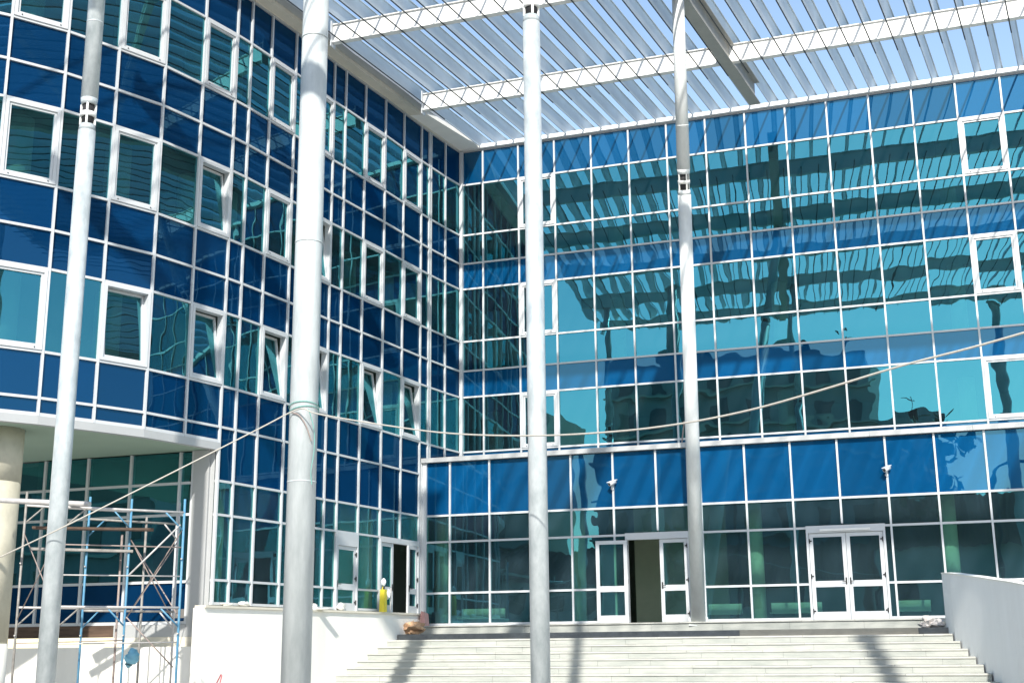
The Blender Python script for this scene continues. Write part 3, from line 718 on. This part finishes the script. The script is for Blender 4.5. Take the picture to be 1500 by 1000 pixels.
cctv(13.08, 'white security camera on the mullion right of the closed double doors')

def blob(name, c, size, m, label, cat, seed=0, n=10, rough=.25, group=None):
    rnd = random.Random(seed); b = MB(); rings = 7
    idx = []
    for i in range(rings+1):
        ph = math.pi*i/rings
        row = []
        for j in range(n):
            th = 2*math.pi*j/n; k = 1+rnd.uniform(-rough, rough)
            row.append(len(b.v)); b.v.append((c[0]+size[0]*k*math.sin(ph)*math.cos(th), c[1]+size[1]*k*math.sin(ph)*math.sin(th), c[2]+size[2]*(1+math.cos(ph)*k*.95)))
        idx.append(row)
    for i in range(rings):
        for j in range(n): b.f.append((idx[i][j], idx[i+1][j], idx[i+1][(j+1) % n], idx[i][(j+1) % n])); b.mi.append(0)
    return tag(b.build(name, m), label, cat, group)
blob('paper_sack', (-.03, -3.55, 1.955), (.34, .22, .17), mt['sack'], 'crumpled brown cement sack at the foot of the white wall beside the steps', 'sack', 3, 15, .42)
tag(MB().hexa([(-.1, -2.95, 2.2), (.06, -2.95, 2.2), (.05, -2.6, 2.2), (-.12, -2.6, 2.2)], [(-.08, -2.93, 2.62), (.02, -2.93, 2.58), (.02, -2.62, 2.55), (-.1, -2.62, 2.6)]).build('foam_block', mt['pink']), 'pinkish foam block standing in the corner behind the brown sack', 'block')
for i, (dx, dy, s) in enumerate(((0, 0, .2), (.22, -.25, .15), (-.14, -.45, .10), (.3, -.6, .1))):
    blob('rubble', (13.85+dx, -3.25+dy, 1.955), (s, s*.8, s*.7), mt['rubble'], ['largest lump of pale plaster rubble by the side wall', 'second lump of pale rubble touching the side wall', 'small pale rubble lump left of the heap by the side wall', 'small rubble lump lowest against the side wall'][i], 'rubble', 10+i, 8, .4, 'rubble at the right end of the terrace')
# things on the ledge of the plinth wall
t = empty('yellow_canister', 'tall yellow plastic canister standing on the ledge by the open door', 'canister', (-.34, -4.95, Z_PL-.004))
MB().hexa([(-.08, -.085, 0), (.08, -.085, 0), (.08, .085, 0), (-.08, .085, 0)], [(-.07, -.075, .6), (.07, -.075, .6), (.07, .075, .6), (-.07, .075, .6)]).build('body', mt['yellow'], t)
MB().tube([(0, 0, .6), (0, 0, .68)], .04, 10).build('cap', mt['dark'], t)
MB().tube(spline([(0, -.06, .6), (0, -.055, .66), (0, .05, .66), (0, .06, .6)]), .016, 6).build('handle', mt['yellow'], t)
blob('paint_bucket', (-.34, -4.95, Z_PL+.685), (.07, .085, .11), mt['bench'], 'white crumpled container sitting on top of the yellow canister', 'bucket', 5, 10, .1)
blob('white_bag', (-.36, -4.62, Z_PL+.36), (.07, .09, .13), mt['bench'], 'crumpled white bag hung beside the yellow canister', 'bag', 6, 10, .3)
tag(MB().tube([(-.33, -4.5, Z_PL), (-.33, -4.47, Z_PL+.66)], .02, 6).build('tool_handle', mt['tube_white']), 'pale tool handle leaning behind the crumpled white bag', 'tool')
for i, (y, s, z) in enumerate(((-8.0, .13, .07), (-6.75, .17, .10), (-10.9, .20, .06), (-11.5, .22, .04))):
    blob('plaster_lump', (-.83-(-8.0-y)*-.11+.02 if 0 else lx_wall(y)-.1, y, Z_PL-.006), (.09, s, z), mt['plaster'], ['small plaster lump on the ledge just right of the thick pole', 'white plaster lump on the ledge in front of the single door', 'flat plaster lump on the ledge left of the thick pole, right one', 'flat plaster lump nearest the grey cladding on the ledge'][i], 'lump', 20+i, 9, .3, 'lumps on the ledge')
bd = MB().hexa([(-.80, -8.2, Z_PL), (-.42, -8.05, Z_PL+.0), (-.42, -7.85, Z_PL), (-.80, -7.9, Z_PL)], [(-.80, -8.2, Z_PL+.02), (-.42, -8.05, Z_PL+.02), (-.42, -7.85, Z_PL+.02), (-.80, -7.9, Z_PL+.02)])
tag(bd.build('plank', mt['plaster']), 'short pale board lying across the ledge beside the thick pole', 'plank')
tag(MB().tube([(-.62, -12.75, .9), (-.52, -12.75, 1.08)], .012, 6).tube([(-.54, -12.75, .9), (-.5, -12.75, 1.06)], .012, 6).build('marker_stick', mt['red']), 'red sticks poking up at the foot of the white wall', 'stick')
tag(MB().box(-.06, .02, -.02, .02, 0, .55).build('offcut', mt['tube_white']), 'thin pale offcut standing against the left mullion of the open door', 'offcut').location = (8.0, PL-.2, 7.12)
tag(MB().tube([(7.62, -2.4, 7.11), (7.70, -2.3, 7.75)], .02, 6).tube([(7.80, -2.4, 7.11), (7.72, -2.32, 7.70)], .02, 6).build('leaning_rods', mt['rust']), 'two thin brown rods leaning together on the ledge beside the right hand slim pole', 'rods')

# benches inside
def bench(x0, x1, label):
    xc = 14.53+((x0+x1)/2-14.53)*.984; t = empty('bench', label, 'bench', (xc, .4, 2.2), 'benches behind the entrance glass'); h = (x1-x0)/2*.984
    MB().box(-h, h, -.03, .03, .27, .55).build('back_panel', mt['bench'], t)
    MB().box(-h, h, -.45, -.04, .24, .28).build('seat', mt['bench'], t)
    for s in (-h+.08, h-.08): MB().tube([(s, -.25, 0), (s, -.25, .24)], .025, 8).build('leg', mt['lamp'], t)
for i, (a, b) in enumerate(((-.34, 1.11), (7.55, 8.55), (9.4, 10.85), (12.95, 13.85))):
    bench(a, b, ['pale bench seen through the leftmost entrance panes', 'pale bench behind the pane just right of the slim terrace pole', 'pale bench behind the pane left of the closed double doors', 'pale bench behind the pane right of the closed double doors'][i])

# ================================================================== the town behind the viewer (seen in the glass)
def house(name, label, x0, x1, y0, y1, ze, zr, wm, group):
    t = empty(name, label, 'house', ((x0+x1)/2, (y0+y1)/2, 0), group); hx, hy = (x1-x0)/2, (y1-y0)/2
    MB().box(-hx, hx, -hy, hy, 0, ze).build('wall', mt[wm], t)
    e = .5; rf = MB()
    n = int(2*hx/.55)
    for s in (-1, 1):   # ribbed tile courses
        for i in range(n):
            xa = -hx-e+(2*hx+2*e)*i/n; xb = -hx-e+(2*hx+2*e)*(i+1)/n; xm_ = (xa+xb)/2
            rf.quad([(xa, s*(hy+e), ze-.2), (xm_, s*(hy+e), ze-.04), (xm_, 0, zr+.14), (xa, 0, zr)])
            rf.quad([(xm_, s*(hy+e), ze-.04), (xb, s*(hy+e), ze-.2), (xb, 0, zr), (xm_, 0, zr+.14)])
    rf.quad([(-hx, -hy, ze), (-hx, hy, ze), (-hx, 0, zr)]); rf.quad([(hx, -hy, ze), (hx, hy, ze), (hx, 0, zr)])
    rf.build('roof', mt['tile'], t)
    for i in range(max(2, int(hx/1.6))):
        xx = -hx+1.2+i*3.0
        if xx > hx-.8: break
        for z in (1.2, 4.0):
            if z+1.3 < ze: MB().box(xx, xx+1, hy+.005, hy+.04, z, z+1.3).build('window', mt['win_dark'], t)
    return t
house('tiled_house', 'low house with a brown tiled roof behind the viewer, seen in the entrance glass', -3, 9, -64, -54, 5.6, 8.4, 'house', 'houses behind the viewer')
house('tiled_house', 'second low tiled house behind the viewer, right of the first', 10, 26, -62, -53, 7.6, 11.4, 'house', 'houses behind the viewer')
house('tiled_house', 'third low tiled house behind the viewer, far left', -26, -6, -63, -54, 5.9, 8.6, 'house', 'houses behind the viewer')
def tower(name, label, x0, x1, y0, y1, h, m, nf):
    t = empty(name, label, 'building', ((x0+x1)/2, (y0+y1)/2, 0), 'apartment blocks behind the viewer'); hx, hy = (x1-x0)/2, (y1-y0)/2
    MB().box(-hx, hx, -hy, hy, 0, h).build('wall', mt[m], t)
    for f_ in range(nf):
        z = 1.2+f_*(h-1)/nf
        MB().box(-hx-.2, hx+.2, hy, hy+.9, z-.5, z-.3).build('balcony_slab', mt['house'], t)
        x = -hx+1
        while x < hx-1.5:
            MB().box(x, x+1.4, hy+.01, hy+.05, z, z+1.6).build('window', mt['win_dark'], t); x += 2.9
    for k in range(5):
        xx = random.uniform(-hx+1, hx-1); hh = random.uniform(1.2, 3)
        MB().tube([(xx, 0, h), (xx, 0, h+hh)], .05, 6).tube([(xx-.5, 0, h+hh*.9), (xx+.5, 0, h+hh*.9)], .04, 6).build('antenna', mt['lamp'], t)
    for xx in (-hx*.5, hx*.3):
        MB().box(xx-1.5, xx+1.5, -2, 2, h, h+1.5).build('roof_hut', mt[m], t)
        MB().tube([(xx+2, 0, h+1.2), (xx+2.05, .15, h+1.25)], [.6, .65], 14).tube([(xx+2, 0, h), (xx+2, 0, h+1.2)], .05, 6).build('dish', mt['lamp'], t)
tower('apartment_block', 'grey apartment block behind the viewer with rooftop antennas, seen in the middle panes', -14, 9.5, -84, -72, 26.5, 'block', 8)
tower('apartment_block', 'lower apartment block behind the viewer at far left', -44, -19, -82, -70, 22, 'house', 7)
tower('apartment_block', 'narrow mid height block behind the viewer, right of the tall one', 9.8, 14.5, -80, -70, 19.0, 'block', 6)
tower('apartment_block', 'broad apartment block behind the viewer beyond the curved wing, farthest left', -66, -31, -66, -52, 17.5, 'block', 5)
def tree(label, x, y, h, r, seed):
    rnd = random.Random(seed); t = empty('leafy_tree', label, 'tree', (x, y, 0), 'trees behind the viewer')
    tk = MB().tube([(0, 0, 0), (.1, .05, h*.3), (-.05, .1, h*.6), (.05, 0, h*.9)], [.22, .17, .11, .04], 8)
    cr = MB(); cl = []
    for i in range(14):
        an = rnd.uniform(0, 6.28); z = h*rnd.uniform(.42, 1.0); rr = r*rnd.uniform(.3, 1)*(1.1-abs(z/h-.65))
        c = Vector((math.cos(an)*rr, math.sin(an)*rr, z)); cl.append(c)
        tk.tube([(0, 0, z*.62), tuple(c*.6+Vector((0, 0, z*.35))), tuple(c)], [.07, .045, .02], 5)
    for c in cl:
        for k in range(26):
            d = Vector((rnd.gauss(0, 1), rnd.gauss(0, 1), rnd.gauss(0, .7)))*r*.24
            p = c+d; a = Vector((rnd.uniform(-1, 1), rnd.uniform(-1, 1), rnd.uniform(-1, 1))).normalized()*.5; b = a.cross(Vector((rnd.uniform(-1, 1), rnd.uniform(-1, 1), 1))).normalized()*.28
            cr.quad([p-a, p-b, p+a, p+b])
    tk.build('trunk', mt['bark'], t, True); cr.build('crown', mt['leaf'], t)
tree('tall sparse tree behind the viewer, seen in the right panes', 13.5, -58, 16.5, 3.2, 1)
tree('rounder tree behind the viewer between the houses', 25.5, -56, 10, 3.6, 2)
tree('small tree behind the viewer near the far left house', -5, -52, 9, 2.8, 4)
for x, lb in ((17.2, 'tall curved street lamp behind the viewer, near the tall tree'), (1.5, 'tall curved street lamp behind the viewer, before the middle house')):
    t = empty('street_lamp', lb, 'street lamp', (x, -50, 0), 'street lamps behind the viewer')
    MB().tube(spline([(0, 0, 0), (0, 0, 7), (0, 0, 10.5), (.4, 0, 11.8), (1.4, 0, 12.3), (2.4, 0, 12.2)]), [.11]*31, 8).build('post', mt['lamp'], t, True)
    MB().hexa([(2.2, -.16, 12.08), (3.0, -.13, 12.08), (3.0, .13, 12.08), (2.2, .16, 12.08)], [(2.2, -.12, 12.28), (2.95, -.08, 12.2), (2.95, .08, 12.2), (2.2, .12, 12.28)]).build('lamp_head', mt['lamp'], t)
